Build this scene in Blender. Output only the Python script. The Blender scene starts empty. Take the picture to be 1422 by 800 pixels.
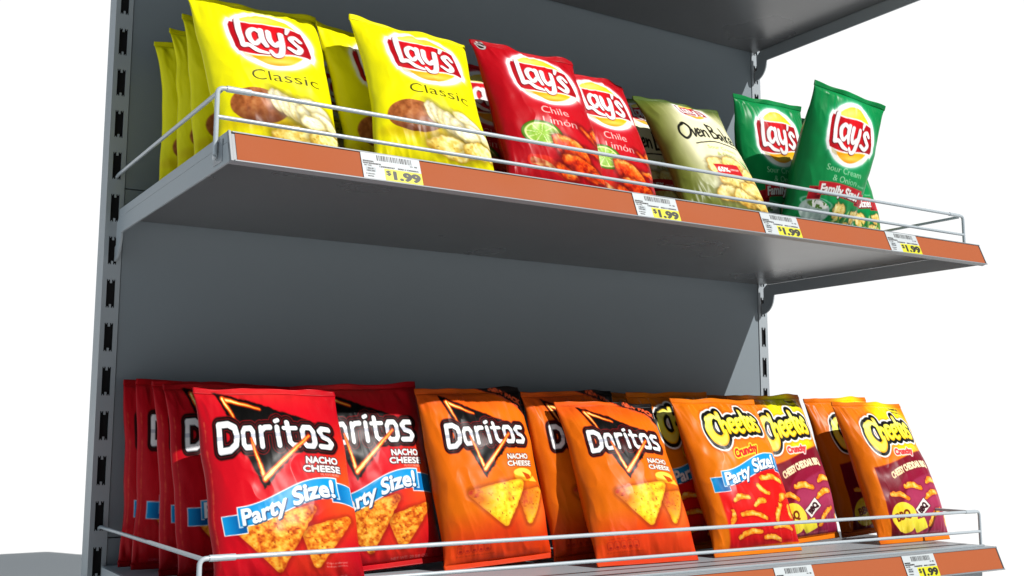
import bpy, math, random
import numpy as np
from mathutils import Matrix, Vector

D = bpy.data
SC = bpy.context.scene
COL = SC.collection
R = math.radians

# ------------------------------------------------------------------ 2-D print toolkit (numpy)
def lin(c):
    c = np.clip(np.asarray(c, float) / 255.0, 0, 1)
    return np.where(c <= 0.04045, c / 12.92, ((c + 0.055) / 1.055) ** 2.4)

def vnoise(X, Y, sx, sy, seed):
    rs = np.random.RandomState(seed)
    N = 64
    lat = rs.rand(N, N)
    x = X * sx + 7.3; y = Y * sy + 3.1
    xi = np.floor(x).astype(int); yi = np.floor(y).astype(int)
    fx = x - xi; fy = y - yi
    fx = fx * fx * (3 - 2 * fx); fy = fy * fy * (3 - 2 * fy)
    a = lat[yi % N, xi % N]; b = lat[yi % N, (xi + 1) % N]
    c = lat[(yi + 1) % N, xi % N]; d = lat[(yi + 1) % N, (xi + 1) % N]
    return (a * (1 - fx) + b * fx) * (1 - fy) + (c * (1 - fx) + d * fx) * fy

def fbm(X, Y, s, seed, o=3):
    r = 0; a = .5; t = 0
    for k in range(o):
        r = r + a * vnoise(X, Y, s * 2 ** k, s * 2 ** k, seed + k * 11); t += a; a *= .55
    return r / t

def s_circle(X, Y, cx, cy, r): return np.hypot(X - cx, Y - cy) - r
def s_ell(X, Y, cx, cy, rx, ry, ang=0):
    c, s = math.cos(ang), math.sin(ang)
    x = (X - cx) * c + (Y - cy) * s; y = -(X - cx) * s + (Y - cy) * c
    k = np.hypot(x / rx, y / ry) + 1e-9
    return (k - 1) * np.hypot(x, y) / k * 1.0 if False else (k - 1) * min(rx, ry)
def s_cap(X, Y, a, b, r1, r2=None):
    r2 = r1 if r2 is None else r2
    dx, dy = b[0] - a[0], b[1] - a[1]
    t = np.clip(((X - a[0]) * dx + (Y - a[1]) * dy) / (dx * dx + dy * dy + 1e-12), 0, 1)
    return np.hypot(X - a[0] - t * dx, Y - a[1] - t * dy) - (r1 + (r2 - r1) * t)
def smooth_pts(p, n=5):
    """Catmull-Rom through points (x, y, r)"""
    p = [np.array(q, float) for q in p]
    if len(p) < 3: return p
    q = [2 * p[0] - p[1]] + p + [2 * p[-1] - p[-2]]
    out = []
    for i in range(1, len(q) - 2):
        for k in range(n):
            t = k / n
            out.append(.5 * ((2 * q[i]) + (-q[i-1] + q[i+1]) * t + (2*q[i-1] - 5*q[i] + 4*q[i+1] - q[i+2]) * t*t + (-q[i-1] + 3*q[i] - 3*q[i+1] + q[i+2]) * t**3))
    out.append(p[-1]); return out
def s_stroke(X, Y, pts, smooth=True):
    pts = smooth_pts(pts) if smooth else pts
    d = None
    for a, b in zip(pts[:-1], pts[1:]):
        e = s_cap(X, Y, a[:2], b[:2], a[2], b[2])
        d = e if d is None else np.minimum(d, e)
    return d
def s_segs(X, Y, S):
    """signed distance to a set of closed boundary segments (n,4), even-odd"""
    x = X.ravel(); y = Y.ravel()
    dmin = np.full(x.shape, 1e9); ins = np.zeros(x.shape, bool)
    for x0, y0, x1, y1 in S:
        dx, dy = x1 - x0, y1 - y0
        t = np.clip(((x - x0) * dx + (y - y0) * dy) / (dx * dx + dy * dy + 1e-15), 0, 1)
        dmin = np.minimum(dmin, (x - x0 - t * dx) ** 2 + (y - y0 - t * dy) ** 2)
        if y0 != y1:
            c = (y0 > y) != (y1 > y)
            ins ^= c & (x < (x1 - x0) * (y - y0) / (y1 - y0) + x0)
    d = np.sqrt(dmin); d[ins] *= -1
    return d.reshape(X.shape)
def s_poly(X, Y, P, rnd=0):
    P = [tuple(p) for p in P]
    return s_segs(X, Y, [(*a, *b) for a, b in zip(P, P[1:] + P[:1])]) - rnd
def s_box(X, Y, x0, y0, x1, y1, rnd=0):
    cx, cy = (x0 + x1) / 2, (y0 + y1) / 2
    dx = np.abs(X - cx) - abs(x1 - x0) / 2 + rnd; dy = np.abs(Y - cy) - abs(y1 - y0) / 2 + rnd
    return np.hypot(np.maximum(dx, 0), np.maximum(dy, 0)) + np.minimum(np.maximum(dx, dy), 0) - rnd

_tc = {}
def text_segs(s):
    """outline of a string in the built-in font: x from 0, width w, cap height about 0.7, y down, baseline 0"""
    if s in _tc: return _tc[s]
    cu = D.curves.new('lettering_outline', 'FONT'); cu.body = s; cu.resolution_u = 4
    o = D.objects.new('lettering_outline', cu); COL.objects.link(o)
    dg = bpy.context.evaluated_depsgraph_get(); dg.update()
    me = o.evaluated_get(dg).to_mesh()
    cnt = {}
    for p in me.polygons:
        for k in p.edge_keys: cnt[k] = cnt.get(k, 0) + 1
    v = [(q.co.x, -q.co.y) for q in me.vertices]
    S = [(*v[a], *v[b]) for (a, b), n in cnt.items() if n == 1]
    o.evaluated_get(dg).to_mesh_clear()
    D.objects.remove(o); D.curves.remove(cu)
    S = np.array(S); x0 = S[:, [0, 2]].min()
    S[:, [0, 2]] -= x0; w = S[:, [0, 2]].max()
    _tc[s] = (S, w); return _tc[s]
def s_text(X, Y, s, cx, cy, width, cap, ang=0, bold=0, shear=0, curve=None):
    """text centred on (cx,cy); cap = cap height; ang>0 turns it so that it rises to the right"""
    S, w = text_segs(s)
    c, sn = math.cos(ang), math.sin(ang)
    x = (X - cx) * c - (Y - cy) * sn; y = (X - cx) * sn + (Y - cy) * c
    if curve is not None: y = y - curve(x)
    x = x + shear * y
    k = cap / .73
    kx = width / w
    S2 = S.copy(); S2[:, [0, 2]] = S2[:, [0, 2]] * kx - width / 2; S2[:, [1, 3]] = S2[:, [1, 3]] * k + cap / 2
    m = (np.abs(x) < width / 2 + .1) & (np.abs(y) < cap * .9 + .08)
    out = np.full(X.shape, 1.0)
    if m.any(): out[m] = s_segs(x[m], y[m], S2)
    return out - bold

class Sheet:
    def __init__(s, H, cell, base):
        nx = int(round(1 / cell)); ny = int(round(H / cell))
        x = np.linspace(0, 1, nx + 1); y = np.linspace(0, H, ny + 1)
        s.X, s.Y = np.meshgrid(x, y); s.H = H; s.aa = 1.1 * cell
        s.img = np.empty(s.X.shape + (3,)); s.img[:] = base
        s.reg = []
    def paint(s, d, col, soft=0, al=1.0):
        aa = max(s.aa, soft)
        a = np.clip(.5 - d / aa, 0, 1) * al
        a = a[..., None]
        s.img = s.img * (1 - a) + np.asarray(col, float) * a
    def glow(s, d, col, r, al=1.0):
        a = (np.exp(-np.maximum(d, 0) / r) * al)[..., None]
        s.img = s.img * (1 - a) + np.asarray(col, float) * a
    def region(s, name, d, label=None): s.reg.append((name, d < 0, label))
def mixc(a, b, t):
    t = np.clip(t, 0, 1)[..., None]
    return np.asarray(a, float) * (1 - t) + np.asarray(b, float) * t
def ramp(t, stops):
    out = np.empty(t.shape + (3,))
    xs = [q[0] for q in stops]
    for k in range(3): out[..., k] = np.interp(t, xs, [q[1][k] for q in stops])
    return out

# ------------------------------------------------------------------ shared motifs
def crisp_tri(S, P, seed, pal=0):
    """printed corn-chip triangle"""
    X, Y = S.X, S.Y
    n = (fbm(X, Y, 26, seed) - .5)
    Pc = np.array(P); c = Pc.mean(0); Q = [tuple(c + (p - c) * .86) for p in Pc]
    d = s_poly(X + n * .01, Y + n * .01, Q, .028)
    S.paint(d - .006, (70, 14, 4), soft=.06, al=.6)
    t = fbm(X, Y, 34, seed + 3, 3)
    u = fbm(X, Y, 12, seed + 5, 2)
    if pal == 0: col = ramp(t * .75 + u * .25, [(.2, (140, 38, 10)), (.38, (205, 95, 20)), (.55, (238, 158, 45)), (.75, (255, 205, 90)), (1, (255, 230, 140))])
    else:
        col = ramp(t * .6 + u * .4, [(.2, (222, 120, 15)), (.36, (245, 185, 28)), (.55, (255, 222, 50)), (.8, (255, 240, 95)), (1, (255, 246, 150))])
        e = np.clip(1 - (np.hypot(X - P[0][0], Y - P[0][1])) / .3, 0, 1) * (.4 + t)
        col = mixc(col, (190, 60, 40), e * 1.1)
    col = mixc(col, (130, 40, 10), np.clip((vnoise(X, Y, 60, 60, seed + 9) - .84) * 7, 0, .8))
    edge = np.clip(1 + d / .018, 0, 1)
    col = mixc(col, (200, 90, 15), edge * .6)
    S.paint(d, col)
    return d

def potato_chip(S, cx, cy, rx, ry, ang, pal, seed):
    X, Y = S.X, S.Y
    n = fbm(X, Y, 14, seed) - .5
    d = s_ell(X + n * .05, Y + n * .05, cx, cy, rx, ry, ang)
    c, s = math.cos(ang), math.sin(ang)
    xx = ((X - cx) * c + (Y - cy) * s) / rx; yy = (-(X - cx) * s + (Y - cy) * c) / ry
    t = fbm(xx + seed, yy * .6, 3.0, seed + 2, 2) * .45 + fbm(X, Y, 38, seed + 5, 2) * .55
    curl = np.sin(xx * 2.2 + yy * 1.6 + seed) * .16
    col = ramp(np.clip(t * 1.15 - .06 - yy * .24 + curl, 0, 1), pal)
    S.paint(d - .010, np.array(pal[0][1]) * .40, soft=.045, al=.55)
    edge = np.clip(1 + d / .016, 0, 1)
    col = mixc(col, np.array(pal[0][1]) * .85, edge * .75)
    sp = np.clip((vnoise(X, Y, 62, 62, seed + 9) - .80) * 5, 0, 1)
    col = mixc(col, np.array(pal[0][1]) * .75, sp * .7)
    S.paint(d, col); return d

def puff(S, a, b, seed, r=.022):
    X, Y = S.X, S.Y
    m = ((a[0] + b[0]) / 2 + (b[1] - a[1]) * .12, (a[1] + b[1]) / 2 - (b[0] - a[0]) * .12)
    n = fbm(X, Y, 26, seed) - .5
    d = s_stroke(X + n * .02, Y + n * .02, [(*a, r * .85), (*m, r * 1.15), (*b, r * .9)]) - n * .012
    S.paint(d - .006, (90, 15, 10), soft=.03, al=.5)
    t = fbm(X, Y, 30, seed + 4)
    col = ramp(t - np.clip(d / r, -1, 0) * .35, [(.2, (190, 70, 5)), (.5, (240, 130, 20)), (.75, (255, 170, 50)), (1, (255, 205, 110))])
    S.paint(d, col); return d

def ribbon(S, x0, x1, yc, th, c_main, c_dark, c_edge, text, tcol, seed=0, tw=None, cap=None, tcx=None, tail=.12, tshadow=(2, 50, 95)):
    """waving ribbon, yc(x) centre line"""
    X, Y = S.X, S.Y
    sh = yc(X)
    # tails
    for (a, b, oy, sg) in ((x0 - tail, x0 + .045, .045, -1), (x1 - .045, x1 + tail, -.035 + .06, 1)):
        y2 = yc(np.clip(X, a, b)) + oy
        d = np.maximum(np.abs(Y - y2) - th / 2, np.maximum(a - X, X - b))
        S.paint(d - .005, c_edge)
        S.paint(d, mixc(c_dark, c_main, (X - a) / (b - a) if sg > 0 else (b - X) / (b - a) * 1.2 - .2))
        if sg < 0: dl = d
        else: dr = d
    d = np.maximum(np.abs(Y - sh) - th / 2, np.maximum(x0 - X, X - x1))
    S.paint(d - .006, c_edge)
    t = (Y - sh) / th + .5
    S.paint(d, mixc(c_main, np.array(c_main) * .86 + 6, np.abs(t - .35) * 1.4))
    cx = tcx or (x0 + x1) / 2; tw = tw or (x1 - x0) * .86; cap = cap or th * .62
    y0 = yc(np.array(cx)); sl = (yc(np.array(cx + .01)) - yc(np.array(cx - .01))) / .02
    f = lambda x: yc(cx + x) - y0
    td = s_text(X, Y, text, cx, float(y0), tw, cap, bold=.0050, curve=f)
    S.paint(s_text(X + .004 - .008, Y - .007, text, cx, float(y0), tw, cap, bold=.009, curve=f), tshadow, al=.9)
    S.paint(td, tcol)
    return np.minimum(np.minimum(d, dl), dr) - .009

def lays_logo(S, cx, cy, sx, sy, halo=(255, 255, 255)):
    """oval badge: sun disc, red wave band, white brush lettering"""
    X = (S.X - cx) / sx; Y = (S.Y - cy) / sy           # logo space: half width .5
    k = min(sx, sy)
    def P(d, col, soft=0, al=1.0): S.paint(d * k, col, soft * k, al)
    sun = s_ell(X, Y, .01, .0, .375, .43)
    top = -.255 + .012 * np.cos((X + .45) * 6) + .055 * np.clip((X + .3) / .6, 0, 1) - .02 * np.sin(X * 7)
    bot = .25 + .030 * np.sin((X + .42) * 6.5) - .03 * np.clip((X - .1) / .3, 0, 1)
    lft = -.445 + .10 * np.clip(Y + .05, 0, 1) ** 1.2 + .6 * np.clip(Y - .18, 0, 1) ** 1.2
    rgt = .385 + (Y + .2) * .19
    band = np.maximum(np.maximum(top - Y, Y - bot), np.maximum(lft - X, X - rgt))
    band = np.maximum(band, s_ell(X, Y, .0, .0, .475, .50)) ; ring = s_ell(X, Y, .0, .0, .445, .440)
    base = np.minimum(np.minimum(sun, band), ring)
    rays = np.sin(np.arctan2(Y, X) * 31) * (.5 + .5 * np.sin(np.arctan2(Y, X) * 13))
    S.glow((base - .045) * k, halo, .014, .95)
    P(base - .020 - .005 * rays, halo, soft=.03)
    P(np.minimum(sun, ring + .03), ramp(np.clip((Y + .43) / .86, 0, 1), [(0, (246, 190, 30)), (.25, (255, 228, 60)), (.6, (255, 222, 30)), (.8, (250, 180, 15)), (1, (236, 130, 8))]))
    P(s_ell(X, Y, -.12, -.31, .17, .05, -.3), (255, 245, 190), soft=.12, al=.6)
    P(s_ell(X, Y, .08, .35, .20, .035, -.15), (255, 250, 150), soft=.08, al=.6)
    P(band - .020, (255, 255, 255))
    P(band, mixc((224, 22, 32), (140, 6, 20), np.abs(X + .02) * 1.7))
    P(s_poly(X, Y, [(-.36, .26), (-.24, .30), (-.22, .37), (-.33, .33)]), (205, 190, 150), al=.8)
    r = .036
    L = [[(-.345, -.25, r), (-.350, -.05, r), (-.345, .165, r)], [(-.345, .165, r), (-.26, .150, r * .9), (-.16, .215, r * .9), (-.05, .235, r * .5)]]
    a = [[(-.105, -.09, r * .75), (-.17, -.125, r * .85), (-.235, -.06, r * .9), (-.235, .05, r * .9), (-.18, .11, r * .8), (-.115, .04, r * .7)], [(-.09, -.125, r * .9), (-.088, .02, r * .9), (-.050, .125, r * .7)]]
    y = [[(-.005, -.115, r * .9), (-.005, .02, r * .9), (.045, .10, r * .85), (.105, .04, r * .8)], [(.135, -.115, r * .9), (.130, .06, r * .9), (.10, .22, r * .9), (.03, .255, r * .75), (-.015, .20, r * .6)]]
    q = [[(.235, -.235, r * .75), (.205, -.15, r * .4)]]
    s_ = [[(.350, -.075, r * .7), (.30, -.125, r * .8), (.245, -.075, r * .85), (.285, -.005, r * .85), (.335, .06, r * .9), (.29, .135, r * .85), (.205, .10, r * .7)]]
    d = None
    for g in L + a + y + q + s_:
        g = [(px * .97 + .012, py + (px + .1) * .05, pr) for px, py, pr in g]
        e = s_stroke(X, Y, g); d = e if d is None else np.minimum(d, e)
    P(np.roll(np.roll(d, max(1, int(.010 * sy / S.aa)), 0), -max(1, int(.008 * sx / S.aa)), 1) - .008, (85, 4, 14), al=.85)
    P(d, (255, 255, 255))
    P(s_text(X, Y, 'BRAND', .33, .215, .07, .02, bold=.002), (255, 255, 255), al=.7)
    S.region('logo', (base - .024) * k)

def nacho_logo(S, tri, lx0, lx1, ly0, ly1, slope=0.0):
    """black triangle with flame edge and white block lettering"""
    X, Y = S.X, S.Y
    A, B_, C = [np.array(p) for p in tri]
    n = (fbm(X, Y, 40, 5) - .5) * .018
    d = s_poly(X + n, Y + n, [A, B_, C], .004)
    S.paint(d - .006, (120, 10, 5), al=.6)
    S.paint(d, (8, 4, 6))
    ctr = (A + B_ + C) / 3
    ia = A + (ctr - A) * .16; ib = B_ + (ctr - B_) * .2; ic = C + (ctr - C) * .17
    def flame(p, q, r0, r1):
        m = (np.array(p) + np.array(q)) / 2
        f = s_cap(X + n * .5, Y, p, q, r0, r1)
        S.paint(f - .007, (200, 45, 8), soft=.01); S.paint(f - .001, (250, 130, 20)); S.paint(f + min(r0, r1) * .4 + .003, (255, 240, 150), soft=.006)
    mid = lambda p, q, t: p + (q - p) * t
    flame(ia, mid(ia, ib, .45), .011, .003)
    flame(ia, mid(ia, ic, .30), .011, .003)
    # lettering strokes; unit box per letter
    Wd = lx1 - lx0; Hh = ly1 - ly0
    def tx(u, v): return (lx0 + u * Wd, ly0 + v * Hh + slope * u)
    r = .088 * Hh
    q = []
    def st(pts, rr=r): q.append(s_stroke(X, Y, [(*tx(u, v), rr) for u, v in pts], smooth=False))
    R1 = r * 1.25
    # D
    st([(.035, .08), (.035, .93)], R1); st([(.035, .08), (.12, .08), (.175, .22), (.19, .5), (.175, .78), (.12, .93), (.035, .93)], R1)
    def o(c, w, t, b): st([(c - w, t + .12), (c - w * .6, t), (c + w * .6, t), (c + w, t + .12), (c + w, b - .12), (c + w * .6, b), (c - w * .6, b), (c - w, b - .12), (c - w, t + .12)])
    o(.29, .045, .27, .90)
    st([(.405, .90), (.405, .27)]); st([(.405, .38), (.44, .27), (.485, .27)])
    st([(.545, .27), (.545, .90)]); st([(.535, .06), (.56, .02)], r * .8)
    st([(.635, .10), (.635, .78), (.66, .90), (.70, .90)]); st([(.60, .30), (.70, .30)], r * .8)
    o(.795, .045, .27, .90)
    st([(.985, .27), (.925, .27), (.895, .38), (.915, .55), (.965, .62), (.985, .75), (.96, .90), (.885, .90)])
    L = q[0]
    for e in q[1:]: L = np.minimum(L, e)
    S.paint(L - .032, (130, 12, 16)); S.paint(L - .027, (14, 6, 8)); S.paint(L - .016, (140, 20, 25), al=.8); S.paint(L - .012, (10, 5, 6))
    g = (Y - ly0 - slope * (X - lx0) / Wd) / Hh
    S.paint(L, mixc((255, 255, 255), (178, 182, 196), (np.abs(g - .52) < .07) * .8 + np.clip(g - .7, 0, .3)))
    # tick in front of the letters
    p1 = np.array(tx(.315, .62)); p2 = np.array(tx(.80, .55))
    for p in (p1, p2): S.paint(s_cap(X, Y, p, ic, .003, .024), (20, 5, 5))
    flame(p1, ic, .002, .013); flame(p2, ic, .004, .014)
    dd = np.minimum(d - .006, L - .032)
    S.region('logo', dd)

def puff_logo(S, x0, x1, yt, yb, rise):
    """fat yellow cartoon lettering, black outline, white rim"""
    X, Y = S.X, S.Y
    Wd = x1 - x0; Hh = yb - yt
    def tx(u, v): return (x0 + u * Wd, yt + v * Hh - rise * u)
    q = []
    def st(pts): q.append(s_stroke(X, Y, [(*tx(u, v), rr * Wd) for u, v, rr in pts]))
    st([(.27, .30, .030), (.20, .18, .034), (.10, .30, .048), (.045, .62, .066), (.09, .98, .074), (.20, 1.12, .066), (.29, .98, .046), (.33, .78, .020)])
    st([(.04, .42, .016), (.03, .30, .020), (.075, .22, .026)])
    st([(.30, .10, .03), (.29, .45, .034), (.285, .82, .03)]); st([(.29, .58, .026), (.35, .46, .03), (.385, .58, .03), (.385, .86, .026)])
    def e(c, o): st([(c - .045, .62 + o, .024), (c + .04, .54 + o, .024), (c + .025, .40 + o, .026), (c - .04, .42 + o, .03), (c - .055, .66 + o, .034), (c - .01, .84 + o, .032), (c + .05, .78 + o, .024)])
    e(.49, .02); e(.625, .04)
    st([(.73, .12, .03), (.735, .5, .034), (.75, .84, .030), (.79, .86, .02)]); st([(.675, .40, .022), (.79, .36, .024)])
    st([(.84, .40, .028), (.795, .60, .03), (.835, .84, .03), (.885, .64, .03), (.84, .40, .028)])
    st([(.99, .46, .024), (.94, .38, .028), (.915, .54, .028), (.97, .68, .030), (.965, .86, .032), (.90, .86, .024)])
    L = q[0]
    for f in q[1:]: L = np.minimum(L, f)
    S.paint(L - .050, (120, 50, 5), soft=.03, al=.5)
    S.paint(L - .040, (255, 255, 255)); S.paint(L - .027, (10, 8, 5))
    g = (Y - yt + rise * (X - x0) / Wd) / Hh
    S.paint(L, ramp(np.clip(g, 0, 1.2), [(0, (250, 190, 20)), (.25, (255, 245, 130)), (.5, (255, 238, 40)), (.8, (252, 205, 15)), (1.2, (245, 170, 10))]))
    S.paint(L + .012, (255, 252, 150), soft=.012, al=.5)
    S.region('logo', L - .040)

# ------------------------------------------------------------------ the seven printed bags
PCH = [(0, (186, 138, 36)), (.35, (232, 198, 90)), (.6, (250, 236, 160)), (1, (255, 250, 205))]
CHI = [(0, (130, 14, 6)), (.30, (200, 42, 10)), (.55, (236, 84, 18)), (.8, (250, 130, 40)), (1, (255, 180, 90))]
BAK = [(0, (190, 140, 50)), (.35, (228, 195, 100)), (.6, (242, 220, 140)), (1, (252, 240, 185))]

def art_classic(H, cell):
    S = Sheet(H, cell, (236, 229, 0)); X, Y = S.X, S.Y
    S.img = mixc((236, 229, 0), (216, 200, 0), np.clip(Y - .9, 0, 1) * 1.2)
    lays_logo(S, .545, .35, .67, .53)
    t = s_text(X, Y, 'Classic', .60, .665, .50, .088, bold=-.0012)
    S.paint(t, (38, 34, 10)); S.region('flavour_text', t - .02)
    pd = s_ell(X, Y, .35, .93, .235, .150, .12)
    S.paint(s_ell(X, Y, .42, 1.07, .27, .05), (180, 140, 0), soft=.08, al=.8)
    n = fbm(X, Y, 22, 3)
    S.paint(pd, mixc(ramp(n, [(0, (112, 54, 22)), (.5, (172, 98, 50)), (1, (206, 142, 84))]), (74, 32, 14), np.clip((Y - .93) * 4.5 + .05, 0, .85)))
    S.paint(pd + .02, (220, 160, 110), soft=.12, al=0)
    LP = [(0, (214, 190, 110)), (.4, (250, 240, 185)), (.7, (255, 249, 215)), (1, (255, 253, 235))]
    for q in range(5):                                     # slices fanning out of the potato
        potato_chip(S, .50 + .055 * q, .88 + .030 * q, .050 + .004 * q, .115, -.35, LP, 3 + q)
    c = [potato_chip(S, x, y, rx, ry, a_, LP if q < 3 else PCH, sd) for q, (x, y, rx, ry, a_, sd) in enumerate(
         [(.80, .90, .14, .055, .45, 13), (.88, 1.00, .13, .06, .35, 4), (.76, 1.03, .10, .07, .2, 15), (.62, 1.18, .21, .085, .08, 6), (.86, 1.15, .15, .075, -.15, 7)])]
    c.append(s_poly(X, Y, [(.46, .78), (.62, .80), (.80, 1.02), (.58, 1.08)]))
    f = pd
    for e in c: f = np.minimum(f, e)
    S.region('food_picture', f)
    b = np.clip((Y - 1.27) * 30, 0, 1)
    return S

def art_chile(H, cell):
    S = Sheet(H, cell, (190, 14, 26)); X, Y = S.X, S.Y
    S.img = mixc((196, 14, 28), (140, 6, 18), np.clip(np.abs(X - .55) * 1.1 - .1 + np.clip(Y - 1.1, 0, 1), 0, 1))
    lays_logo(S, .56, .33, .66, .52)
    t = np.minimum(s_text(X, Y, 'Chile', .555, .655, .25, .072, bold=-.001), s_text(X, Y, 'Limón', .575, .755, .31, .072, bold=-.001))
    S.paint(t, (255, 225, 215)); S.region('flavour_text', t - .02)
    ld = s_ell(X, Y, .38, .88, .19, .115, .1)
    S.paint(ld - .004, (40, 70, 8)); S.paint(ld, (84, 132, 18)); S.paint(ld + .016, (226, 236, 160))
    th = np.arctan2((Y - .88) / .115, (X - .38) / .19)
    seg = np.abs(((th / (2 * math.pi) * 9) % 1) - .5)
    S.paint(np.maximum(ld + .028, (seg - .44) * .3), mixc((116, 172, 34), (176, 212, 84), fbm(X, Y, 30, 6)))
    p = s_stroke(X, Y, [(.24, 1.12, .05), (.38, 1.16, .06), (.55, 1.25, .03), (.66, 1.27, .01)])
    S.paint(p, mixc((200, 20, 15), (240, 70, 40), fbm(X, Y, 12, 9)))
    p2 = s_stroke(X, Y, [(.25, 1.13, .035), (.36, 1.17, .03), (.46, 1.22, .01)])
    S.paint(p2, mixc((230, 190, 120), (170, 60, 30), vnoise(X, Y, 40, 40, 4)))
    f = np.minimum(ld, p)
    for a in [(.86, .82, .11, .035, .45, 1), (.93, .78, .06, .05, -.8, 12), (.87, .97, .12, .035, -.1, 2), (.64, 1.03, .20, .120, .60, 3), (.74, 1.16, .24, .085, .28, 4), (.90, 1.20, .10, .05, .2, 5), (.55, 1.22, .12, .05, .5, 6)]:
        f = np.minimum(f, potato_chip(S, *a[:5], CHI, a[5] + 20))
    S.region('food_picture', f)
    e = s_circle(X, Y, .075, .055, .045)
    S.paint(e, (20, 12, 14)); S.paint(np.abs(e + .008) - .004, (230, 225, 220)); S.paint(s_stroke(X, Y, [(.05, .04, .006), (.08, .05, .010), (.10, .07, .005)]), (200, 190, 190))
    return S

def art_baked(H, cell):
    S = Sheet(H, cell, (160, 165, 95)); X, Y = S.X, S.Y
    g = np.clip(1 - s_ell(X, Y, .60, .56, .30, .42) / .30, 0, 1)
    S.img = mixc((104, 112, 44), (240, 236, 196), np.clip(g * 1.0, 0, 1) ** 1.3)
    S.img = mixc(S.img, (74, 96, 36), np.clip(.16 - Y, 0, 1) * 7)
    k = S.reg
    lays_logo(S, .55, .175, .38, .27)
    d = None
    r = .010
    def st(p, rr=r):
        nonlocal d
        e = s_stroke(X, Y, [(a, b, rr) for a, b in p]); d = e if d is None else np.minimum(d, e)
    # OvenBaked, brush script
    st([(.30, .38), (.24, .41), (.22, .48), (.27, .54), (.34, .50), (.36, .43), (.32, .37), (.28, .38)], .013)
    st([(.375, .45), (.395, .52), (.42, .44)]); st([(.435, .49), (.47, .47), (.46, .435), (.43, .47), (.44, .52), (.48, .51)]); st([(.495, .44), (.50, .52), (.51, .46), (.54, .45), (.55, .52)])
    st([(.595, .36), (.60, .53)], .012); st([(.59, .37), (.65, .38), (.64, .43), (.60, .44), (.66, .46), (.66, .51), (.60, .53)], .011)
    st([(.72, .46), (.68, .48), (.70, .53), (.73, .47), (.74, .53)]); st([(.765, .36), (.77, .53)]); st([(.81, .44), (.775, .49), (.82, .53)]); st([(.835, .49), (.87, .47), (.86, .435), (.83, .47), (.84, .52), (.88, .51)])
    st([(.925, .46), (.895, .47), (.90, .53), (.935, .50)]); st([(.94, .37), (.94, .53)])
    st([(.36, .60), (.60, .575), (.88, .57)], .006)
    S.paint(d, (18, 18, 14))
    t = np.minimum(s_text(X, Y, 'Sour Cream', .64, .64, .34, .04, bold=0), s_text(X, Y, '& Onion', .66, .71, .22, .04, bold=0))
    S.paint(t, (150, 178, 60)); S.region('flavour_text', np.minimum(d, t) - .02)
    f = None
    for a in [(.50, .88, .15, .12, .1, 1), (.70, .84, .16, .10, .3, 2), (.86, .92, .13, .10, -.3, 3), (.60, 1.03, .17, .11, .15, 4), (.82, 1.08, .16, .10, -.2, 5), (.50, 1.17, .13, .08, 0, 6), (.70, 1.2, .16, .08, .2, 7), (.9, 1.22, .12, .07, .1, 8)]:
        e = potato_chip(S, *a[:5], BAK, a[5] + 40); f = e if f is None else np.minimum(f, e)
    S.region('food_picture', f)
    for q in range(5): S.paint(s_stroke(X, Y, [(.86 + .01 * q, .80, .006), (.90 - .02 * q, .74, .006), (.90 - .025 * q, .66 + .01 * q, .002)]), (95, 150, 50))
    b = s_poly(X, Y, [(.44, .86), (.72, .83), (.74, .93), (.46, .97)], .008)
    S.paint(b, (196, 28, 34)); S.paint(s_text(X, Y, '65%', .53, .905, .14, .055, ang=.08, bold=.004), (255, 250, 240)); S.paint(s_text(X, Y, 'LESS FAT', .665, .89, .10, .018, ang=.08, bold=.001), (255, 240, 230))
    return S

def art_green(H, cell):
    S = Sheet(H, cell, (8, 140, 72)); X, Y = S.X, S.Y
    S.img = mixc((6, 142, 74), (2, 104, 52), np.clip(np.abs(X - .55) * 1.2 - .15, 0, 1))
    lays_logo(S, .525, .385, .64, .60)
    t = np.minimum(s_text(X, Y, 'Sour Cream', .53, .715, .44, .058, bold=-.001), s_text(X, Y, '& Onion', .56, .795, .30, .058, bold=-.001))
    S.paint(t, (215, 240, 205)); S.region('flavour_text', t - .02)
    S.paint(s_text(X, Y, 'Flavored', .79, .815, .10, .018), (190, 225, 190))
    d = s_ell(X, Y, .30, 1.13, .19, .11)
    S.paint(np.abs(s_ell(X, Y, .30, 1.06, .19, .05)) - .004, (150, 200, 175), al=.8)
    S.paint(d, mixc((225, 232, 226), (120, 150, 140), fbm(X, Y, 12, 4)))
    S.paint(s_ell(X, Y, .32, 1.07, .13, .035), mixc((245, 245, 235), (90, 130, 60), (vnoise(X, Y, 50, 50, 3) > .6) * 1.0))
    f = d
    for a in [(.60, 1.09, .09, .08, -.4, 1), (.86, 1.10, .08, .07, .3, 2), (.78, 1.21, .10, .05, .1, 3), (.95, 1.24, .07, .06, -.2, 4)]:
        f = np.minimum(f, potato_chip(S, *a[:5], BAK, a[5] + 60))
    for q, (x, y, a) in enumerate([(.55, 1.22, .6), (.66, 1.2, -.5), (.72, 1.14, .3), (.82, 1.24, .7), (.92, 1.2, -.4), (.63, 1.28, .2), (.97, 1.15, .5)]):
        e = s_ell(X, Y, x, y, .018, .09, a)
        S.paint(e, mixc((60, 120, 40), (200, 220, 140), np.clip((X - x) * 20 + .4, 0, 1))); f = np.minimum(f, e)
    S.region('food_picture', f)
    yc = lambda x: .93 - .06 * (x - .3) - .02 * np.sin((x - .2) * 6)
    rb = ribbon(S, .27, .83, yc, .112, (206, 28, 40), (110, 4, 20), (206, 60, 60), 'Family Size!', (255, 250, 240), tw=.50, cap=.085, tail=.10, tshadow=(70, 0, 10))
    S.region('size_banner', rb)
    return S

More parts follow.
